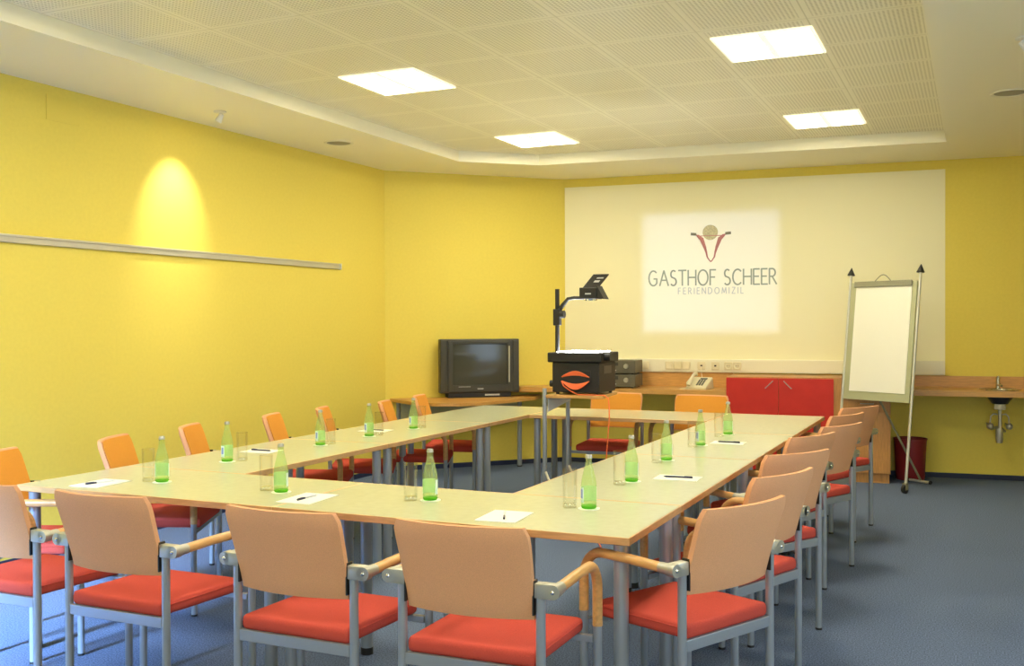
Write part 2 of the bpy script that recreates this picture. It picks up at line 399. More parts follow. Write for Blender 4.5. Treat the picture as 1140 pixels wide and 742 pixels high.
e = WE('drawer_cabinet', 'wooden drawer and door cabinet behind the flip chart', 'cabinet')
MB().box(2.775, 3.185, -.555, -.02, .085, .775).build('carcass', M['cab_wood'], e)
MB().box(2.785, 3.175, -.54, -.03, 0, .085).build('plinth', M['cab_wood'], e)
d = MB().box(2.777, 3.183, -.574, -.556, .640, .772, .002).build('drawer_front', M['cab_wood'], e)
MB().tube([(2.93, -.575, .715), (2.93, -.60, .715), (2.94, -.605, .715), (3.03, -.605, .715), (3.04, -.60, .715), (3.04, -.575, .715)], .004, 8).build('handle', M['nickel'], d, smooth=True)
MB().box(2.777, 3.183, -.574, -.556, .090, .634, .002).build('door', M['cab_wood'], e)

e = WE('sink_counter', 'beech counter with the small sink along the right end of the back wall', 'counter')
XE = 6.1
mb = MB()                                                     # worktop ring around the bowl opening
SX, SY, SR = 4.098, -.30, .125
z0, z1 = .792, .842
mb.box(2.772, SX-SR, -.56, -.005, z0, z1).box(SX+SR, XE, -.56, -.005, z0, z1).box(SX-SR, SX+SR, -.56, SY-SR, z0, z1).box(SX-SR, SX+SR, SY+SR, -.005, z0, z1)
mb.build('worktop', M['counter'], e)
MB().box(2.772, XE, -.025, -.005, .842, .945).build('splashback', M['counter'], e)
e = WE('wash_basin', 'small round steel basin set in the counter with exposed drain pipes', 'sink')
bz = MB().lathe([(.172, .0035), (.172, .006), (.15, .009), (.12, .002), (.105, -.06), (.06, -.115), (.02, -.120), (0, -.120)], 32, (SX, SY, .842)).build('bowl', M['steel'], e, smooth=True)
MB().lathe([(.122, .0), (.110, -.060), (.065, -.120), (.03, -.124)], 32, (SX, SY, .838)).build('bowl_underside', M['amp_dark'], e, smooth=True)
MB().lathe([(.045, .715), (.048, .700), (.048, .670), (.040, .665)], 24, (SX, SY, 0), True, True).build('drain_collar', M['trunk'], e, smooth=True)
MB().tube([(SX, SY, .67), (SX, SY, .48)], .016, 14).lathe([(0, .50), (.028, .50), (.032, .47), (.032, .40), (.026, .37), (0, .37)], 18, (SX-.005, SY, 0)).build('siphon', M['nickel'], e, smooth=True)
MB().tube([(SX+.01, SY+.02, .47)]+[(SX+.045*math.cos(a)+.0, SY+.02+.25*(a/ PI)*.9, .455+.04*math.sin(a)) for a in [k*PI/8 for k in range(1, 8)]]+[(SX-.045, -.006, .47)], .012, 12).build('waste_pipe', M['nickel'], e, smooth=True)
for s in (-1, 1):
    v = MB().tube([(SX+s*.020, SY+.03, .62), (SX+s*.05, SY+.03, .625), (SX+s*.072, SY+.03, .60), (SX+s*.078, SY+.03, .54)], .0065, 10).sphere((SX+s*.078, SY+.03, .515), .030).build('angle_valve', M['nickel'], e, smooth=True)
    MB().tube([(SX+s*.078, SY+.055, .515), (SX+s*.078, -.006, .515)], .008, 10).build('valve_stub', M['nickel'], v)
e = WE('basin_tap', 'slim chrome tap standing on the counter behind the small basin', 'tap')
MB().tube([(SX, SY+.16, .843), (SX, SY+.16, .90), (SX, SY+.16, .945)], [.020, .017, .017], 16).build('body', M['steel'], e, smooth=True)
MB().tube([(SX, SY+.16, .87), (SX+.01, SY+.08, .885), (SX+.015, SY+.02, .875)], .010, 12).build('spout', M['steel'], e, smooth=True)
MB().box(SX-.008, SX+.008, SY+.13, SY+.20, .946, .957, .003).build('lever', M['steel'], e)

# amplifiers
def amp(z, lb, w=.38):
    p = B+UX*.655-WN*.44
    e = empty('amplifier', (p.x, p.y, z), WA, lb, 'amplifier', 'stacked amplifiers on the counter')
    MB().box(-w/2, w/2, 0, .33, .012, .135, .003).build('case', M['amp'], e)
    f = MB().box(-w/2, w/2, -.010, -.001, .012, .135, .002).build('front_panel', M['amp'], e)
    MB().box(-.15, .02, -.013, -.0105, .085, .118, .001).build('display', M['amp_dark'], f)
    MB().lathe([(0, .022), (.022, .022), (.025, 0)], 24).build('volume_knob', M['nickel'], f, loc=(.10, -.0105, .08), rot=(PI/2, 0, 0), smooth=True)
    for k in range(5): MB().box(-.14+.03*k, -.12+.03*k, -.014, -.0105, .035, .045, .001).build('button', M['nickel'], f)
    for sx in (-1, 1):
        for y in (.03, .30): MB().lathe([(.014, 0), (.014, .0115)], 12, (sx*(w/2-.04), y, 0), True, True).build('foot', M['black'], e)
amp(.805, 'lower grey amplifier of the stack on the counter behind the overhead projector')
amp(.9405, 'upper grey amplifier with a round knob, stacked on the other one')

# telephone
p = B+UX*1.44-WN*.36
e = empty('telephone', (p.x, p.y, .805), WA-.25, 'cream desk telephone on the counter under the trunking', 'telephone')
bm_ = MB(); b = bm_.bm
pr = [(-.10, .012), (.10, .065)]
for (x0, x1) in ((-.085, .125),):
    vs = [b.verts.new(c) for c in [(x0, -.10, 0), (x1, -.10, 0), (x1, .10, 0), (x0, .10, 0), (x0, -.10, .020), (x1, -.10, .020), (x1, .07, .115), (x0, .07, .115)]]
    for f in ((0, 1, 2, 3), (4, 5, 6, 7), (0, 1, 5, 4), (1, 2, 6, 5), (2, 3, 7, 6), (3, 0, 4, 7)): b.faces.new([vs[i] for i in f])
bmesh.ops.bevel(b, geom=b.edges[:], offset=.005, segments=2, affect='EDGES')
bm_.build('base', M['phone'], e)
sl = math.atan2(.095, .17)
MB().tube([(-.05, -.11, .040), (-.05, -.10, .060), (-.05, -.04, .100), (-.05, .02, .135), (-.05, .06, .148), (-.05, .075, .130)], [.020, .024, .016, .016, .024, .020], 14).build('handset', M['phone'], e, smooth=True)
kp = MB()
for i in range(3):
    for j in range(4): kp.box(.0+i*.026, .018+i*.026, -.065+j*.026, -.047+j*.026, 0, .006, .002)
ko = kp.build('keypad', M['phone_dark'], e); ko.location = (.008, -.01, .071); ko.rotation_euler = (sl, 0, 0)
MB().box(.015, .085, .04, .06, 0, .004).build('display', M['phone_dark'], e, loc=(0, -.01, .073), rot=(sl, 0, 0))
MB().box(-.15, -.087, -.09, -.02, 0, .008, .002).build('note_tray', M['phone'], e)
pc = B+UX*1.428-WN*.064; pd = Vector((p.x+.03, p.y+.12))
o = MB().tube([(pc.x, pc.y, 1.014), (pc.x, pc.y-.012, .99), (pc.x+.015, pc.y-.03, .90), (pc.x+.02, pc.y-.06, .825), (pd.x, pd.y, .812)], .0025, 8).build('telephone_cord', M['trunk'], e, smooth=True)
o.matrix_parent_inverse = (Matrix.Translation((p.x, p.y, .805)) @ Matrix.Rotation(WA-.25, 4, 'Z')).inverted(); o['label'] = 'thin cream cord up to the wall socket'

# ------------------------------------------------------------------ television and its desk
e = empty('television_desk', (0, 0, 0), 0, 'beech desk filling the corner under the television', 'desk')
outl = [(-5.255, 8.63), (-4.80, 8.315), (-4.66, 8.275), (-4.50, 8.285), (-4.34, 8.36), (-4.23, 8.50), (-4.13, 8.75), (-4.06, 9.05), (-4.01, 9.35), (-4.04, 9.60), (-4.13, 9.735)]
MB().poly(outl, .682, .712).build('desktop', M['counter'], e)
for (x, y) in ((-4.21, 9.42), (-5.17, 8.66)):
    l = MB().tube([(x, y, .012), (x, y, .682)], .024, 16).build('leg', M['tube'], e, smooth=True)
    MB().lathe([(.025, 0), (.025, .012)], 16, (x, y, 0), True, True).build('foot_cap', M['black'], l)
Dd = (B-A).normalized(); Nn = Vector((Dd.y, -Dd.x))
pA = A+Dd*.12+Nn*.14
MB().box(.0, 1.2, -.009, .009, .47, .680).build('modesty_panel', M['easel'], e, loc=(pA.x, pA.y, 0), rot=(0, 0, math.atan2(Dd.y, Dd.x)))

p = Vector((-4.50, 9.10)); ang = math.radians(38)
e = empty('television', (p.x, p.y, .712), ang, 'large charcoal tube television on the corner desk, switched off', 'television')
W, H = .80, .535
MB().box(-.32, .32, -.02, .34, 0, .050, .006).build('foot', M['tvbase'], e)
mb = MB(); b = mb.bm                                      # tapering back of the case
mb.box(-W/2, W/2, -.03, .09, .045, .045+H, .010)
v0 = [(-.37, .09, .06), (.37, .09, .06), (.37, .09, .56), (-.37, .09, .56)]; v1 = [(-.24, .40, .10), (.24, .40, .10), (.24, .40, .46), (-.24, .40, .46)]
vs = [b.verts.new(c) for c in v0+v1]
for f in ((0, 1, 2, 3), (4, 5, 6, 7), (0, 1, 5, 4), (1, 2, 6, 5), (2, 3, 7, 6), (3, 0, 4, 7)): b.faces.new([vs[i] for i in f])
mb.build('case', M['tvbody'], e)
fr = MB(); x0, x1, z0, z1 = -.275, .275, .125, .530; fx0, fx1, fz0, fz1 = -.32, .32, .062, .560
fr.box(fx0, x0, -.048, -.031, fz0, fz1, .003).box(x1, fx1, -.048, -.031, fz0, fz1, .003).box(x0, x1, -.048, -.031, z1, fz1, .003).box(x0, x1, -.048, -.031, fz0, z0, .003)
fr.build('bezel', M['tvbody'], e)
mb = MB(); b = mb.bm; n = 14; g = []
for i in range(n+1):
    for j in range(n+1):
        u = -1+2*i/n; w = -1+2*j/n
        g.append(b.verts.new((u*.274, -.0325-.012*(1-u*u*.5-w*w*.5), (z0+z1)/2+w*.201)))
for i in range(n):
    for j in range(n): b.faces.new((g[i*(n+1)+j], g[(i+1)*(n+1)+j], g[(i+1)*(n+1)+j+1], g[i*(n+1)+j+1]))
mb.build('screen', M['screen'], e, smooth=True, flat_angle=3)
MB().tube([(.292, -.049, .15), (.292, -.049, .51)], .008, 10).build('trim_strip', M['nickel'], e, smooth=True)
MB().box(-.03, .03, -.050, -.0485, .085, .092).build('logo', M['label_grey'], e)
MB().box(-.22, -.10, -.050, -.0485, .108, .112).build('panel_line', M['label_grey'], e)
MB().box(.05, .20, -.0225, -.0205, .018, .034).build('front_connectors', M['label_grey'], e)
for s in (-1, 1): MB().box(min(s*.335, s*.395), max(s*.335, s*.395), -.040, -.0305, .065, .565, .004).build('speaker_grille', M['tvbody'], e)

# ------------------------------------------------------------------ conference tables
def table(x0, x1, y0, y1, lb):
    cx, cy = (x0+x1)/2, (y0+y1)/2; w, d = x1-x0-.002, y1-y0-.002
    e = empty('conference_table', (cx, cy, 0), 0, lb, 'table', 'conference tables joined into a rectangle')
    MB().box(-w/2+.0062, w/2-.0062, -d/2+.0062, d/2-.0062, .7155, .7400).build('tabletop', M['laminate'], e)
    f = MB(); t = .0060; bv = .0026
    f.box(-w/2, w/2, -d/2, -d/2+t, .714, .7405, bv).box(-w/2, w/2, d/2-t, d/2, .714, .7405, bv).box(-w/2, -w/2+t, -d/2+t*.5, d/2-t*.5, .714, .7405, bv).box(w/2-t, w/2, -d/2+t*.5, d/2-t*.5, .714, .7405, bv)
    f.build('edge_band', M['beech'], e)
    for sx in (-1, 1):
        for sy in (-1, 1):
            x, y = sx*(w/2-.048), sy*(d/2-.058)
            l = MB().tube([(x, y, .03), (x, y, .706)], .0255, 20).build('leg', M['tube'], e, smooth=True)
            MB().lathe([(.027, .706), (.027, .7145)], 18, (x, y, 0), True, True).build('collar', M['black'], l, smooth=True)
            MB().lathe([(.0275, 0), (.0275, .030)], 18, (x, y, 0), True, True).build('foot_cap', M['black'], l, smooth=True)
    return e
X0, X1, X2, X3 = -3.883, -3.154, -1.760, -1.039
Y0, Y1 = 3.207, 3.866; YB0, YB1 = 7.2255, 7.933
JX = -2.488
table(X0, JX, Y0, Y1, 'left table of the near row, its corner by the yellow wall chairs')
table(JX, X3, Y0, Y1, 'right table of the near row with the front right corner')
table(X0, X1, Y1, 5.172, 'table on the yellow wall side that touches the near row')
table(X0, X1, 5.172, 6.533, 'middle table of the yellow wall side')
table(X0, X1, 6.533, YB1, 'far table of the yellow wall side, nearest the television')
table(X2, X3, Y1, 5.289, 'table on the right side that touches the near row')
table(X2, X3, 5.289, 6.549, 'middle table of the right side')
table(X2, X3, 6.549, YB1, 'far table of the right side, in front of the red cabinet')
table(X1, X2, YB0, YB1, 'cross table between the two long sides, behind the overhead projector')

# ------------------------------------------------------------------ armchairs
def back_surface(y_front, thick, hw0, hw1, z0, z1, crn, inset=0.):
    """curved upholstered slab: concave towards the sitter, leaning back"""
    mb = MB(); b = mb.bm; nu, nv = 20, 10; F = []; K = []
    for i in range(nu+1):
        u = -1+2*i/nu
        for j in range(nv+1):
            v = j/nv; hw = hw0+(hw1-hw0)*v-inset
            z = z0+inset+(z1-z0-2*inset)*v
            x = u*hw
            if v > .8: x = u*(hw-crn*((v-.8)/.2)**3)
            y = y_front-.085*((z-z0)/(z1-z0))**1.15+.038*u*u-.019
            edge = max(abs(u), abs(2*v-1)); s = 1-max(0, (edge-.93)/.07)**2*.35
            F.append(b.verts.new((x, y-thick*(1-s)*.5, z))); K.append(b.verts.new((x, y-thick+thick*(1-s)*.5, z)))
    m = nv+1
    for i in range(nu):
        for j in range(nv):
            a = i*m+j; c = (i+1)*m+j
            b.faces.new((F[a], F[c], F[c+1], F[a+1])); b.faces.new((K[a], K[a+1], K[c+1], K[c]))
    for j in range(nv):
        b.faces.new((F[j], F[j+1], K[j+1], K[j])); a = nu*m+j; b.faces.new((F[a], K[a], K[a+1], F[a+1]))
    for i in range(nu):
        b.faces.new((F[i*m], K[i*m], K[(i+1)*m], F[(i+1)*m])); a = i*m+nv; c = (i+1)*m+nv; b.faces.new((F[a], F[c], K[c], K[a]))
    return mb
def make_chair(lb):
    e = empty('armchair', (0, 0, 0), 0, lb, 'armchair', 'red and orange armchairs around the tables')
    # seat
    sb = MB(); sb.box(-.213, .213, -.006, .425, .434, .484, .017, 3)
    for v in sb.bm.verts:
        if v.co.z > .46: v.co.z += .010*(1-(v.co.x/.213)**2)*(1-((v.co.y-.22)/.21)**2)
        k = max(0, (v.co.y-.30)/.125); v.co.z -= .010*k*k; v.co.x *= 1+.03*k
    sb.build('seat', M['red_fabric'], e, smooth=True, flat_angle=1.2)
    pp = [(-.2145, .02), (-.219, .40), (-.205, .421), (.205, .421), (.219, .40), (.2145, .02)]
    MB().tube([(x, y, .470-.010*max(0, (y-.30)/.125)**2) for x, y in pp], .0022, 6).build('piping', M['red_fabric'], e, smooth=True)
    MB().box(-.198, .198, .022, .412, .432, .4365, .001).build('seat_pan', M['black'], e)
    # back: outer shell and front pad
    back_surface(.008, .030, .208, .221, .578, .862, .016).build('backrest', M['peach'], e, smooth=True, flat_angle=.9)
    back_surface(.0095, .006, .208, .221, .578, .862, .016, .007).build('back_pad', M['orange'], e, smooth=True, flat_angle=.9)
    # frame
    for s in (-1, 1):
        l = MB().tube([(s*.229, 0, .008), (s*.229, 0, .646)], .0145, 14).build('rear_leg', M['tube'], e, smooth=True)
        MB().lathe([(.0155, 0), (.0155, .010)], 14, (s*.229, 0, 0), True, True).build('foot_cap', M['black'], l)
        br = MB(); xa, xb = sorted((s*.214, s*.272)); br.box(xa, xb, -.0165, .0165, .646, .690, .003)
        br.tube([(s*.272, -.0165, .668), (s*.272, .0165, .668)], .0215, 20).tube([(s*.272, .0165, .668), (s*.272, .0525, .668)], .0182, 16)
        bo = br.build('arm_bracket', M['nickel'], e, smooth=True)
        MB().sphere((s*.272, -.018, .668), .007, 10, (1, .5, 1)).build('bolt', M['chrome'], bo, smooth=True)
        xa, xb = sorted((s*.2125, s*.2145)); MB().box(s*.2115-.0025, s*.2115+.0025, -.017, .014, .595, .697).build('back_clip', M['black'], e)
        pts = [(s*.272, .052, .668), (s*.272, .18, .671), (s*.272, .300, .670)]
        for k in range(1, 9):
            a = k*PI/16; pts.append((s*.272, .310+.095*math.sin(a), .575+.095*math.cos(a)))
        pts += [(s*.272, .405, .52), (s*.272, .405, .458)]
        MB().tube(pts, .0168, 14).build('armrest', M['arm_beech'], e, smooth=True)
        l = MB().tube([(s*.272, .405, .008), (s*.272, .405, .458)], .0145, 14).build('front_leg', M['tube'], e, smooth=True)
        MB().lathe([(.0155, 0), (.0155, .010)], 14, (s*.272, .405, 0), True, True).build('foot_cap', M['black'], l)
    MB().box(-.216, .216, -.009, .009, .398, .4355, .002).build('rear_rail', M['tube'], e)
    MB().box(-.259, .259, .389, .413, .404, .426, .002).build('front_rail', M['tube'], e)
    return e
CH = [
 # near row, seen from behind
 (-3.404, 2.712, 0, 'armchair at the left picture edge in the near row, cut off by the frame'),
 (-2.779, 2.708, 0, 'second armchair of the near row from the left'),
 (-2.015, 2.714, .0, 'third armchair of the near row, its back before the middle paper pad'),
 (-1.390, 2.738, .032, 'armchair at the right end of the near row beside the front corner table leg'),
 # right side
 (-.754, 3.378, 1.122, 'nearest armchair of the right side, large, right of the front corner table leg'),
 (-.755, 4.094, 1.190, 'second nearest armchair of the right side'),
 (-.799, 4.772, 1.02, 'third nearest armchair of the right side'),
 (-.847, 5.515, 1.154, 'fourth armchair of the right side, middle of the seven'),
 (-.770, 6.123, 1.152, 'fifth armchair of the right side counted from the camera'),
 (-.820, 6.814, 1.204, 'second armchair from the far end of the right side'),
 (-.799, 7.454, 1.065, 'farthest armchair of the right side, in front of the drawer cabinet'),
 # yellow wall side
 (-4.060, 3.335, -1.09, 'orange-backed armchair by the yellow wall, cut by the left picture edge'),
 (-4.021, 4.002, -1.09, 'armchair on the yellow wall side behind the leftmost bottle'),
 (-4.080, 4.634, -1.065, 'armchair on the yellow wall side left of the second bottle'),
 (-4.078, 5.383, -1.117, 'armchair in the middle of the yellow wall side, between two bottles'),
 (-4.085, 5.963, -1.077, 'armchair on the yellow wall side right behind the third bottle and its glass'),
 (-3.985, 6.616, -1.16, 'second armchair from the far end of the yellow wall side'),
 (-4.062, 7.274, -1.22, 'farthest armchair of the yellow wall side, in front of the television desk'),
 # far side, facing the camera
 (-2.741, 8.078, 3.223, 'armchair facing the camera behind the overhead projector stand'),
 (-2.023, 8.057, 3.100, 'armchair facing the camera below the telephone'),
]
ch0 = make_chair(CH[0][3]); ch0.location = (CH[0][0], CH[0][1], 0); ch0.rotation_euler = (0, 0, CH[0][2])
for (x, y, r, lb) in CH[1:]: dup(ch0, (x, y, 0), r, lb)

# ------------------------------------------------------------------ bottles, glasses, coasters
def make_bottle(lb):
    e = empty('water_bottle', (0, 0, 0), 0, lb, 'bottle', 'green water bottles on the tables')
    pr = [(.0285, .012), (.0295, .02), (.0295, .085), (.0288, .100), (.025, .120), (.0185, .145), (.0135, .165), (.0120, .180), (.0120, .190)]
    MB().lathe(pr, 28).build('body', M['green_glass'], e, smooth=True)
    MB().lathe([(0, .001), (.026, .001), (.0285, .005), (.0287, .0118), (0, .0118)], 28).build('base', M['green_base'], e, smooth=True)
    MB().lathe([(.0122, .190), (.0140, .192), (.0140, .197), (.0128, .199), (.0128, .203), (.0095, .205), (.0090, .19)], 20).build('cap', M['nickel'], e, smooth=True)
    lo = MB().lathe([(.0299, .024), (.0299, .082)], 28, a0=-1.95, a1=1.95).build('label', M['label_white'], e, smooth=True)
    MB().lathe([(.0301, .040), (.0301, .074)], 12, a0=1.25, a1=1.75).build('print_band', M['label_blue'], lo, smooth=True)
    return e
def make_glass(lb):
    e = empty('drinking_glass', (0, 0, 0), 0, lb, 'glass', 'drinking glasses beside the bottles')
    MB().lathe([(.0272, .016), (.0282, .06), (.0285, .147), (.0270, .147), (.0262, .06), (.0245, .018), (0, .016)], 28).build('body', M['clear_glass'], e, smooth=True)
    MB().lathe([(0, .0005), (.0255, .0005), (.0272, .004), (.0272, .0155), (0, .0155)], 28).build('base', M['glass_base'], e, smooth=True)
    MB().lathe([(.0287, .1462), (.0287, .1482), (.0268, .1482), (.0268, .1462)], 28).build('rim', M['glass_base'], e, smooth=True)
    return e
DR = [((-3.332, 3.519), (-3.405, 3.512), 'leftmost, on the near left table corner'), ((-3.515, 4.175), (-3.473, 4.227), 'second from the left along the yellow wall side'),
      ((-3.487, 4.956), (-3.467, 5.033), 'third along the yellow wall side'), ((-3.478, 5.467), (-3.452, 5.531), 'fourth along the yellow wall side'),
      ((-3.452, 5.976), (-3.428, 6.046), 'farthest on the yellow wall side, below the television'), ((-2.665, 3.503), (-2.758, 3.523), 'on the near row behind the middle paper pad'),
      ((-1.994, 3.583), (-2.065, 3.549), 'in the middle of the near row'), ((-1.347, 3.659), (-1.421, 3.656), 'nearest the front right table corner'),
      ((-1.402, 4.358), (-1.422, 4.252), 'second on the right side from the camera'), ((-1.454, 5.103), (-1.469, 4.985), 'third on the right side'),
      ((-1.450, 5.795), (-1.473, 5.706), 'fourth on the right side'), ((-1.432, 6.428), (-1.456, 6.279), 'farthest on the right side, before the red cabinet')]
# angle that a label faces, measured around the bottle
LA = [math.atan2(-by, -bx)+PI+d for ((bx, by), g, w), d in zip(DR, [0, .7, .75, .7, .7, -.4, -.45, .5, 0, 0, .9, 0])]
ZB = .7405
for i, ((bx, by), (gx, gy), w) in enumerate(DR):
    co = MB().lathe([(0, 0), (.042, 0), (.042, .0018), (0, .0018)], 28).build('coaster', M['paper'], loc=(bx, by, ZB)); tag(co, 'white round paper coaster under the bottle '+w, 'coaster', 'round coasters under the bottles')
    lb = 'green glass water bottle '+w; lg = 'straight clear drinking glass beside the bottle '+w
    if i == 0: b0 = make_bottle(lb); b0.location = (bx, by, ZB+.002); b0.rotation_euler = (0, 0, LA[i]); g0 = make_glass(lg); g0.location = (gx, gy, ZB)
    else:
        dup(b0, (bx, by, ZB+.002), LA[i], lb)
        d = math.hypot(gx-bx, gy-by)
        if d < .076: gx, gy = bx+(gx-bx)*.076/d, by+(gy-by)*.076/d
        dup(g0, (gx, gy, ZB), 0, lg)

def pad(cx, cy, rz, w, d, lb, plb, flip=0, dark=False):
    e = MB().box(-w/2, w/2, -d/2, d/2, 0, .0022).build('paper_pad', M['paper'], loc=(cx, cy, ZB), rot=(0, 0, rz)); tag(e, lb, 'paper pad', 'paper pads on the tables')
    p = empty('pen', (cx, cy, ZB+.0022), rz+flip, plb, 'pen', 'pens lying on the paper pads')
    MB().tube([(-.055, 0, .0042), (.055, 0, .0042), (.066, 0, .0042)], [.004, .004, .0008], 10).build('barrel', M['ink'] if dark else M['penclear'], p, smooth=True)
    MB().tube([(-.068, 0, .0042), (-.02, 0, .0042)], .0041, 10).box(-.066, -.03, -.001, .001, .0082, .0095).build('cap', M['ink'], p, smooth=True)
PW, PD = .155, .215
pad(-3.558, 3.381, .06, PW, PD, 'white paper pad on the left corner of the near row', 'pale pen on the pad at the left corner of the near row', 1.2)
pad(-2.470, 3.419, .08, PW, PD+.02, 'white paper pad in front of the middle near-row chair', 'pale pen on the pad before the middle near-row chair', 1.5)
pad(-1.575, 3.386, .08, PW, PD, 'white paper pad in front of the right near-row chair', 'dark-capped pen on the pad before the right near-row chair', 1.9)
pad(-1.240, 4.536, 1.62, .145, .20, 'white paper pad on the right side nearest the camera', 'dark pen on the nearer pad of the right side', 1.6, True)
pad(-1.328, 5.975, 1.60, .15, .19, 'white paper pad on the right side farther back', 'dark pen on the farther pad of the right side', 1.5, True)
pad(-3.628, 4.595, -1.5, .15, .19, 'white paper pad on the yellow wall side behind the second glass', 'dark pen on the nearer pad of the yellow wall side', 1.5, True)
pad(-3.62, 5.77, -1.5, .15, .19, 'white paper pad on the yellow wall side between the far bottles', 'dark pen on the farther pad of the yellow wall side', 1.5, True)

# ------------------------------------------------------------------ projector stand and overhead projector
SZ = .93; R0 = .12
e = empty('projector_stand', (-2.83, 6.80, 0), R0, 'silver tubular stand with beech shelf under the overhead projector', 'stand')
MB().box(.0, .42, .0, .50, SZ-.022, SZ, .003).build('shelf', M['counter'], e)
MB().tube([(-.018, .03, .02), (-.018, .03, SZ+.045)], .0165, 16).build('post', M['tube'], e, smooth=True)
MB().tube([(.06, .40, .02), (.06, .40, SZ-.0225)], .0165, 16).build('post', M['tube'], e, smooth=True)
g = MB(); b = g.bm
vs = [b.verts.new(c) for c in [(.002, .035, SZ-.023), (.085, .385, SZ-.023), (.085, .385, SZ-.06), (.002, .035, SZ-.125), (.008, .033, SZ-.023), (.091, .383, SZ-.023), (.091, .383, SZ-.06), (.008, .033, SZ-.125)]]
for f in ((0, 1, 2, 3), (4, 5, 6, 7), (0, 1, 5, 4), (1, 2, 6, 5), (2, 3, 7, 6), (3, 0, 4, 7)): b.faces.new([vs[i] for i in f])
g.build('side_panel', M['label_grey'], e)
for (x, y) in ((-.018, .03), (.06, .40)):
    MB().tube([(x+.01, y-.01, .37), (x+.20, y-.16, .030)], .009, 10).build('strut', M['trunk'], e, smooth=True)
    MB().box(x-.03, x+.40, y-.035 if y < .2 else y-.02, y+.0 if y < .2 else y+.02, .0, .03, .004).build('foot_bar', M['tube'], e)

e = empty('overhead_projector', (-2.815, 6.885, SZ+.001), .0, 'black overhead projector with lit glass stage on the beech shelf stand', 'overhead projector')
BW, BD, BZ0, BZ1 = .362, .36, .014, .232
MB().box(0, BW, 0, BD, BZ0, BZ1, .006).build('body', M['ohp'], e)
MB().box(-.030, BW+.022, -.022, BD+.01, BZ1+.001, BZ1+.072, .008).build('top_rim', M['ohp'], e)
MB().box(.03, BW-.03, .02, BD-.03, BZ1+.0725, BZ1+.078).build('stage_glass', M['stage'], e)
for (x, y) in ((.03, .03), (BW-.03, .03), (.03, BD-.03), (BW-.03, BD-.03)): MB().lathe([(.012, 0), (.014, .0135)], 14, (x, y, 0), True, True).build('foot', M['black'], e)
MB().tube([(BW+.023, .06, BZ1+.040), (BW+.068, .06, BZ1+.040)], .029, 18).build('focus_knob', M['ohp'], e, smooth=True)
MB().tube([(-.002, .05, .075), (-.034, .05, .075)], .024, 18).build('side_knob', M['ohp'], e, smooth=True)
MB().box(BW+.0005, BW+.003, .09, .26, .15, .205).build('vent_grille', M['amp_dark'], e)
# cable cradle and coiled orange lead on the front
MB().box(.09, .30, -.006, -.0005, .085, .175, .002).build('cable_recess', M['black'], e)
c = MB()
def lens(z0, amp_, dz, n=18, x0=.08, x1=.29, off=-.012):
    return [(x0+(x1-x0)*k/n, off, z0+amp_*math.sin(PI*k/n)+dz) for k in range(n+1)]
for k in range(7): c.tube(lens(.128, .014+.0045*k, 0, off=-.012-.0008*k), .0036, 8)
for k in range(9): c.tube(lens(.098, -.022-.0046*k, 0, off=-.012-.0008*k), .0036, 8)
c.build('coiled_lead', M['cable_orange'], e, smooth=True)
o = MB().tube([(-2.735, 6.862, 1.030), (-2.715, 6.855, .995), (-2.66, 6.845, .962), (-2.60, 6.838, .9355), (-2.49, 6.842, .9355), (-2.41, 6.862, .9345), (-2.375, 6.85, .915), (-2.350, 6.80, .86), (-2.346, 6.79, .78), (-2.355, 6.78, .62), (-2.37, 6.77, .40), (-2.38, 6.74, .10), (-2.385, 6.70, .006), (-2.35, 6.5, .006), (-2.2, 6.2, .006)], .0042, 8).build('extension_lead', M['cable_orange'], smooth=True)
tag(o, 'thin orange power cable hanging down from the overhead projector to the floor', 'cable')
# column, arm, head
CX, CY = .022, .05
MB().tube([(CX, CY, BZ1+.073), (CX, CY, .765)], .016, 14).build('column', M['ohp'], e, smooth=True)
k = MB().box(CX-.026, CX+.026, CY-.024, CY+.024, .50, .62, .005).build('arm_clamp', M['ohp'], e)
MB().tube([(CX+.027, CY-.010, .58), (CX+.060, CY-.010, .58)], .028, 16).build('height_knob', M['ohp'], k, smooth=True)
MB().tube([(CX+.015, CY, .61), (CX+.045, CY+.01, .655), (CX+.075, CY+.02, .692), (CX+.12, CY+.03, .700), (CX+.22, CY+.05, .698)], [.017, .015, .014, .013, .013], 12).build('arm', M['ohp'], e, smooth=True)
hx, hy = .20, .07
h = MB().box(hx, hx+.130, hy-.04, hy+.09, .690, .772, .004).build('projection_head', M['ohp'], e)
MB().box(hx+.045, hx+.090, hy-.0420, hy-.0405, .722, .732).build('logo', M['label_grey'], h)
def prism(quad, dv, name, m, par):
    mb = MB(); b = mb.bm; dv = Vector(dv); a_ = [b.verts.new(Vector(q_)) for q_ in quad]; c_ = [b.verts.new(Vector(q_)+dv) for q_ in quad]; n = len(quad)
    b.faces.new(a_); b.faces.new(c_[::-1])
    for i in range(n): b.faces.new((a_[i], a_[(i+1) % n], c_[(i+1) % n], c_[i]))
    return mb.build(name, m, par)
mi = prism([(hx+.010, hy-.005, .768), (hx+.128, hy-.005, .768), (hx+.182, hy+.085, .872), (hx+.064, hy+.085, .872)], (0, .006, -.005), 'mirror', M['ohp'], h)
prism([(hx+.131, hy-.03, .785), (hx+.185, hy-.03, .688), (hx+.131, hy-.03, .694)], (0, .11, 0), 'lens_hood', M['ohp'], h)
prism([(hx+.085, hy+.028, .8108), (hx+.125, hy+.028, .8108), (hx+.132, hy+.040, .8245), (hx+.092, hy+.040, .8245)], (0, -.0012, .001), 'printed_mark', M['label_grey'], mi)
prism([(hx+.100, hy+.052, .8385), (hx+.150, hy+.052, .8385), (hx+.154, hy+.059, .8465), (hx+.104, hy+.059, .8465)], (0, -.0012, .001), 'printed_mark', M['label_grey'], mi)
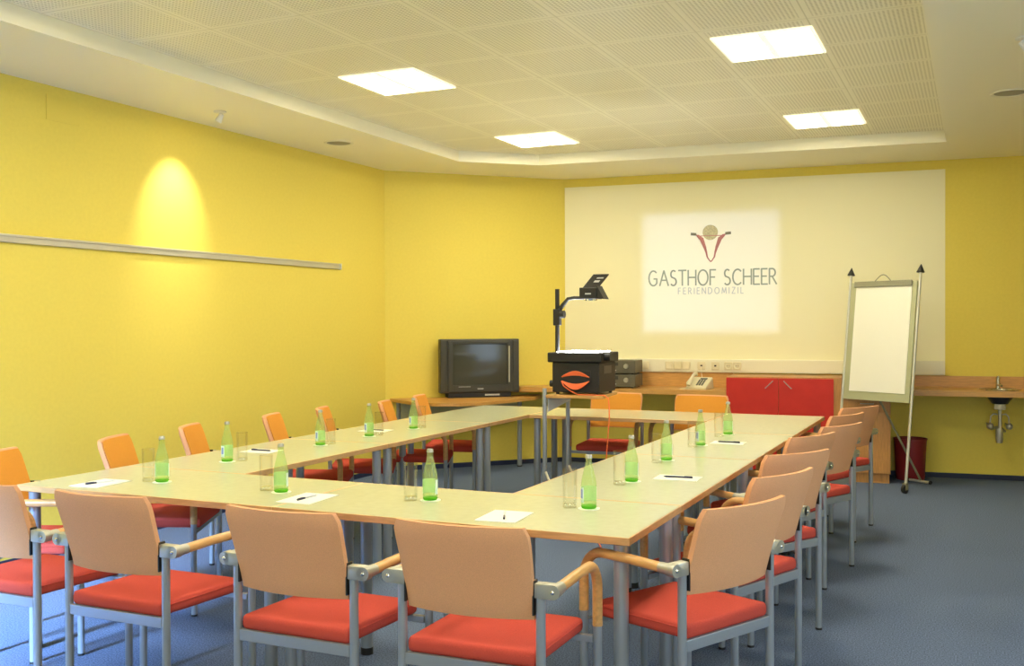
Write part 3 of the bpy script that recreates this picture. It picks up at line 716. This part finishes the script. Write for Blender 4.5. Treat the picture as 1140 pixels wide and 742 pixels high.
MB().lathe([(.045, .678), (.050, .6895)], 20, (hx+.065, hy+.025, 0), True, True).build('lens', M['chrome'], h)

# light of the projected picture: a rectangular beam from the projector head onto the wall
pl = Vector((-2.52, 7.15, 1.80))
l = bpy.data.lights.new('projection_beam', 'SPOT'); l.energy = 95; l.color = (.31, .42, 1.0); l.spot_size = math.radians(100); l.spot_blend = 0; l.shadow_soft_size = .004
lo = bpy.data.objects.new('projection_beam', l); COL.objects.link(lo)
zl = Vector((-WN.x*-1*-1, WN.y*-1, 0)); zl = Vector((-WN.x, -WN.y, 0)); xl = Vector((UX.x, UX.y, 0)); yl = zl.cross(xl)
lo.matrix_world = Matrix(((xl.x, yl.x, zl.x, pl.x), (xl.y, yl.y, zl.y, pl.y), (xl.z, yl.z, zl.z, pl.z), (0, 0, 0, 1)))
rel = Vector((pl.x-B.x, pl.y-B.y)); s0 = rel.dot(UX); dist = -rel.dot(WN)
l.use_nodes = True; nt = l.node_tree; em = nt.nodes['Emission']
tc = nt.nodes.new('ShaderNodeTexCoord'); sp = nt.nodes.new('ShaderNodeSeparateXYZ'); nt.links.new(tc.outputs['Normal'], sp.inputs[0])
def mth(op, a, bb=None, c=None):
    n = nt.nodes.new('ShaderNodeMath'); n.operation = op
    for i, v in enumerate((a, bb, c)):
        if v is None: continue
        if isinstance(v, (int, float)): n.inputs[i].default_value = v
        else: nt.links.new(v, n.inputs[i])
    return n.outputs[0]
def sstep(x, a, b_):
    n = nt.nodes.new('ShaderNodeMapRange'); n.interpolation_type = 'SMOOTHSTEP'; n.inputs['From Min'].default_value = a; n.inputs['From Max'].default_value = b_
    nt.links.new(x, n.inputs['Value']); return n.outputs[0]
az = mth('ABSOLUTE', sp.outputs[2]); tx = mth('DIVIDE', sp.outputs[0], az); ty = mth('DIVIDE', sp.outputs[1], az)
YS = 1 if yl.z > 0 else -1
if YS < 0: ty = mth('MULTIPLY', ty, -1)
sl_, sr_ = (.830-s0)/dist, (2.176-s0)/dist; zb_, zt_ = (1.352-pl.z)/dist, (2.545-pl.z)/dist; k = .02
msk = mth('MULTIPLY', mth('MULTIPLY', sstep(tx, sl_-k, sl_+k), mth('SUBTRACT', 1, sstep(tx, sr_-k, sr_+k))), mth('MULTIPLY', sstep(ty, zb_-k, zb_+k), mth('SUBTRACT', 1, sstep(ty, zt_-k, zt_+k))))
nt.links.new(msk, em.inputs['Strength'])

# ------------------------------------------------------------------ projected lettering and emblem, painted as thin coloured shapes on the wall
def arc(cx, cy, rx, ry, a0, a1, n=14): return [(cx+rx*math.cos(math.radians(a0+(a1-a0)*k/n)), cy+ry*math.sin(math.radians(a0+(a1-a0)*k/n))) for k in range(n+1)]
GL = {'G': (.86, [arc(.45, .5, .42, .5, 50, 318), [(.77, .17), (.77, .46), (.50, .46)]]), 'A': (.80, [[(0, 0), (.38, 1), (.80, 0)], [(.14, .36), (.64, .36)]]),
      'S': (.56, [arc(.28, .75, .24, .25, 50, 250, 10)[:-1]+[(.28, .51)]+arc(.27, .25, .27, .25, 70, -140, 12)]), 'T': (.70, [[(0, 1), (.70, 1)], [(.35, 1), (.35, 0)]]),
      'H': (.70, [[(0, 0), (0, 1)], [(.70, 0), (.70, 1)], [(0, .52), (.70, .52)]]), 'O': (.92, [arc(.46, .5, .45, .5, 0, 360, 28)]), 'F': (.50, [[(0, 0), (0, 1), (.50, 1)], [(0, .52), (.42, .52)]]),
      'C': (.78, [arc(.45, .5, .43, .5, 48, 312, 22)]), 'E': (.50, [[(.50, 1), (0, 1), (0, 0), (.52, 0)], [(0, .52), (.44, .52)]]), 'R': (.62, [[(0, 0), (0, 1), (.25, 1)]+arc(.25, .75, .26, .25, 90, -90, 10)+[(0, .5)], [(.24, .5), (.62, 0)]]),
      'I': (.04, [[(.02, 0), (.02, 1)]]), 'N': (.70, [[(0, 0), (0, 1), (.70, 0), (.70, 1)]]), 'D': (.74, [[(0, 0), (0, 1), (.25, 1)]+arc(.25, .5, .48, .5, 90, -90, 14)+[(0, 0)]]),
      'M': (.86, [[(0, 0), (.10, 1), (.43, .12), (.76, 1), (.86, 0)]]), 'Z': (.64, [[(.03, 1), (.62, 1), (0, 0), (.64, 0)]]), 'L': (.48, [[(0, 1), (0, 0), (.48, 0)]])}
def strokes(mb, pts, w, y0=-.0068, y1=-.0046, w2=None):
    b = mb.bm
    for i in range(len(pts)-1):
        p = Vector(pts[i]); q = Vector(pts[i+1]); d = q-p
        if d.length < 1e-6: continue
        d.normalize(); n = Vector((-d.y, d.x)); wa = w[i] if isinstance(w, list) else w; wb = w[i+1] if isinstance(w, list) else w
        e_ = d*min(wa, wb)*.25
        cs = [p-e_-n*wa/2, q+e_-n*wb/2, q+e_+n*wb/2, p-e_+n*wa/2]
        f = [b.verts.new((c.x, y0, c.y)) for c in cs]; g_ = [b.verts.new((c.x, y1, c.y)) for c in cs]
        b.faces.new(f); b.faces.new(g_[::-1])
        for k_ in range(4): b.faces.new((f[k_], f[(k_+1) % 4], g_[(k_+1) % 4], g_[k_]))
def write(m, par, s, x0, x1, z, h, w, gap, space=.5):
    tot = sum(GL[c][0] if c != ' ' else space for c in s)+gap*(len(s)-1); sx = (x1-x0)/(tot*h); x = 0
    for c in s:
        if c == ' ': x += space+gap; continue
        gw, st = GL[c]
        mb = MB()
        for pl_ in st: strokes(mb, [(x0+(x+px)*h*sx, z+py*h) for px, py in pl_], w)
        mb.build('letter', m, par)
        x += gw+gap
e = WE('painted_projection_logo', 'inn emblem and lettering of the projected picture, painted as thin shapes in the bright rectangle on the back wall', 'projected logo')
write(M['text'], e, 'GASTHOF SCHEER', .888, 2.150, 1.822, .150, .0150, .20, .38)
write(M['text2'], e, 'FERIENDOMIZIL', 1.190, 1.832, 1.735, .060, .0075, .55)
EX, EZ = 1.515, 2.30
MB().lathe([(0, 0), (.075, 0), (.075, .002), (0, .002)], 32).build('gold_disc', M['logo_gold'], e, loc=(EX-.005, -.0048, EZ+.045), rot=(PI/2, 0, 0))
mb = MB()
mb2 = MB()
for s in (-1, 1):
    pts = [(EX+s*.012, EZ-.235), (EX+s*.035, EZ-.20), (EX+s*.045, EZ-.15), (EX+s*.060, EZ-.10), (EX+s*.075, EZ-.06), (EX+s*.090, EZ-.02), (EX+s*.125, EZ+.012), (EX+s*.140, EZ+.020)]
    strokes(mb, pts, [.010, .014, .018, .028, .034, .040, .026, .012], -.0076, -.0069)
    strokes(mb, [(EX+s*.125, EZ+.018), (EX+s*.158, EZ+.030)], .010, -.0076, -.0069)
    strokes(mb2, [(EX+s*.150, EZ+.030), (EX+s*.192, EZ+.034)], .026, -.0086, -.0077)
strokes(mb, [(EX-.012, EZ-.235), (EX, EZ-.245), (EX+.012, EZ-.235)], .011, -.0076, -.0069)
strokes(mb, [(EX-.13, EZ+.012), (EX+.13, EZ+.012)], .007, -.0076, -.0069)
mb.build('crossed_figures', M['logo_red'], e); mb2.build('end_marks', M['logo_dark'], e)

# ------------------------------------------------------------------ flip chart
fx, fy, fr_, ln, hw = -.855, 9.378, -.552, .114, .355
e = empty('flip_chart', (fx, fy, 0), fr_, 'flip chart easel on castors with blank white paper, right of the red cabinet', 'flip chart')
tl = math.tan(ln)
Y = lambda h: h*tl
for s in (-1, 1):
    r_ = MB().tube([(s*hw, Y(.085), .085), (s*hw, Y(1.87), 1.87)], .0125, 14).build('upright', M['easel_rod'], e, smooth=True)
    MB().tube([(s*hw, Y(1.868), 1.868), (s*hw, Y(1.872), 1.872), (s*hw, Y(1.94), 1.94)], [.030, .034, .002], 16).build('cone_cap', M['cone'], r_, smooth=True)
    cst = MB().tube([(s*hw-.012, Y(.04)-.01, .038), (s*hw+.012, Y(.04)-.01, .038)], .037, 20).build('castor_wheel', M['black'], e, smooth=True)
    MB().box(s*hw-.018, s*hw-.0135, -.015, .02, .030, .088).box(s*hw+.0135, s*hw+.018, -.015, .02, .030, .088).box(s*hw-.018, s*hw+.018, -.012, .022, .079, .088).build('castor_fork', M['easel_clip'], cst)
q = Matrix.Rotation(-ln, 4, 'X')
def lean(mb, name, m, par, yo=0): 
    o_ = mb.build(name, m, par); 
    if par is e: o_.matrix_local = Matrix.Translation((0, 0, 0)) @ q
    return o_
k_ = 1/math.cos(ln)
bd = lean(MB().box(-.338, .338, -.012, .012, .755*k_, 1.80*k_, .004), 'board', M['easel'], e)
lean(MB().box(-.275, .295, -.0190, -.0125, .83*k_, 1.775*k_, .001), 'paper_block', M['paper'], e)
lean(MB().box(-.29, .30, -.034, -.0195, 1.755*k_, 1.805*k_, .005), 'paper_clamp', M['easel_clip'], e)
hp = [(-.08+.16*k/12, -.02, (1.805+.055*math.sin(PI*k/12))*k_) for k in range(13)]
lean(MB().tube(hp, .004, 8), 'carry_handle', M['easel_clip'], e)
MB().tube([(.0, Y(.80)+.02, .80), (.09, .60, .030)], .010, 12).build('rear_strut', M['easel_clip'], e, smooth=True)
MB().tube([(-.02, .60, .016), (.18, .60, .016)], .014, 12).build('rear_foot', M['easel_rod'], e, smooth=True)
for s in (-.036, .181): MB().tube([(s, .60, .016), (s+.015, .60, .016)], .0155, 12).build('rubber_cap', M['black'], e, smooth=True)

# bin
e = empty('waste_bin', (-.560, 10.045, 0), 0, 'dark red round waste bin on the carpet beside the drawer cabinet', 'waste bin')
MB().lathe([(0, .002), (.120, .002), (.124, .01), (.142, .365), (.138, .365), (.120, .012), (0, .01)], 36).build('tub', M['bin'], e, smooth=True)
MB().lathe([(.1385, .366), (.147, .366), (.149, .372), (.147, .380), (.1385, .380)], 36).build('rim', M['bin'], e, smooth=True)

# ------------------------------------------------------------------ camera, world, view
yaw, pitch, roll, F = .4273, -.0098, -.0037, 1137.77
Xr = Vector((math.cos(yaw), math.sin(yaw), 0)); Fw = Vector((-math.sin(yaw), math.cos(yaw), 0)); U = Vector((0, 0, 1))
fwd = Fw*math.cos(pitch)+U*math.sin(pitch); up = -Fw*math.sin(pitch)+U*math.cos(pitch)
R = Xr*math.cos(roll)+up*math.sin(roll); Up = up*math.cos(roll)-Xr*math.sin(roll)
cam = bpy.data.cameras.new('camera'); co = bpy.data.objects.new('camera', cam); COL.objects.link(co)
co.matrix_world = Matrix(((R.x, Up.x, -fwd.x, 0), (R.y, Up.y, -fwd.y, 0), (R.z, Up.z, -fwd.z, CAM_H), (0, 0, 0, 1)))
cam.sensor_width = 36; cam.lens = F/1140*36; cam.clip_start = .05; cam.clip_end = 60
SC.camera = co
w = bpy.data.worlds.new('world'); SC.world = w; w.use_nodes = True
w.node_tree.nodes['Background'].inputs[0].default_value = (.55, .72, 1, 1); w.node_tree.nodes['Background'].inputs[1].default_value = .5
SC.view_settings.view_transform = 'Standard'; SC.view_settings.look = 'None'; SC.view_settings.gamma = 1; SC.view_settings.exposure = .74
SC.view_settings.use_curve_mapping = False
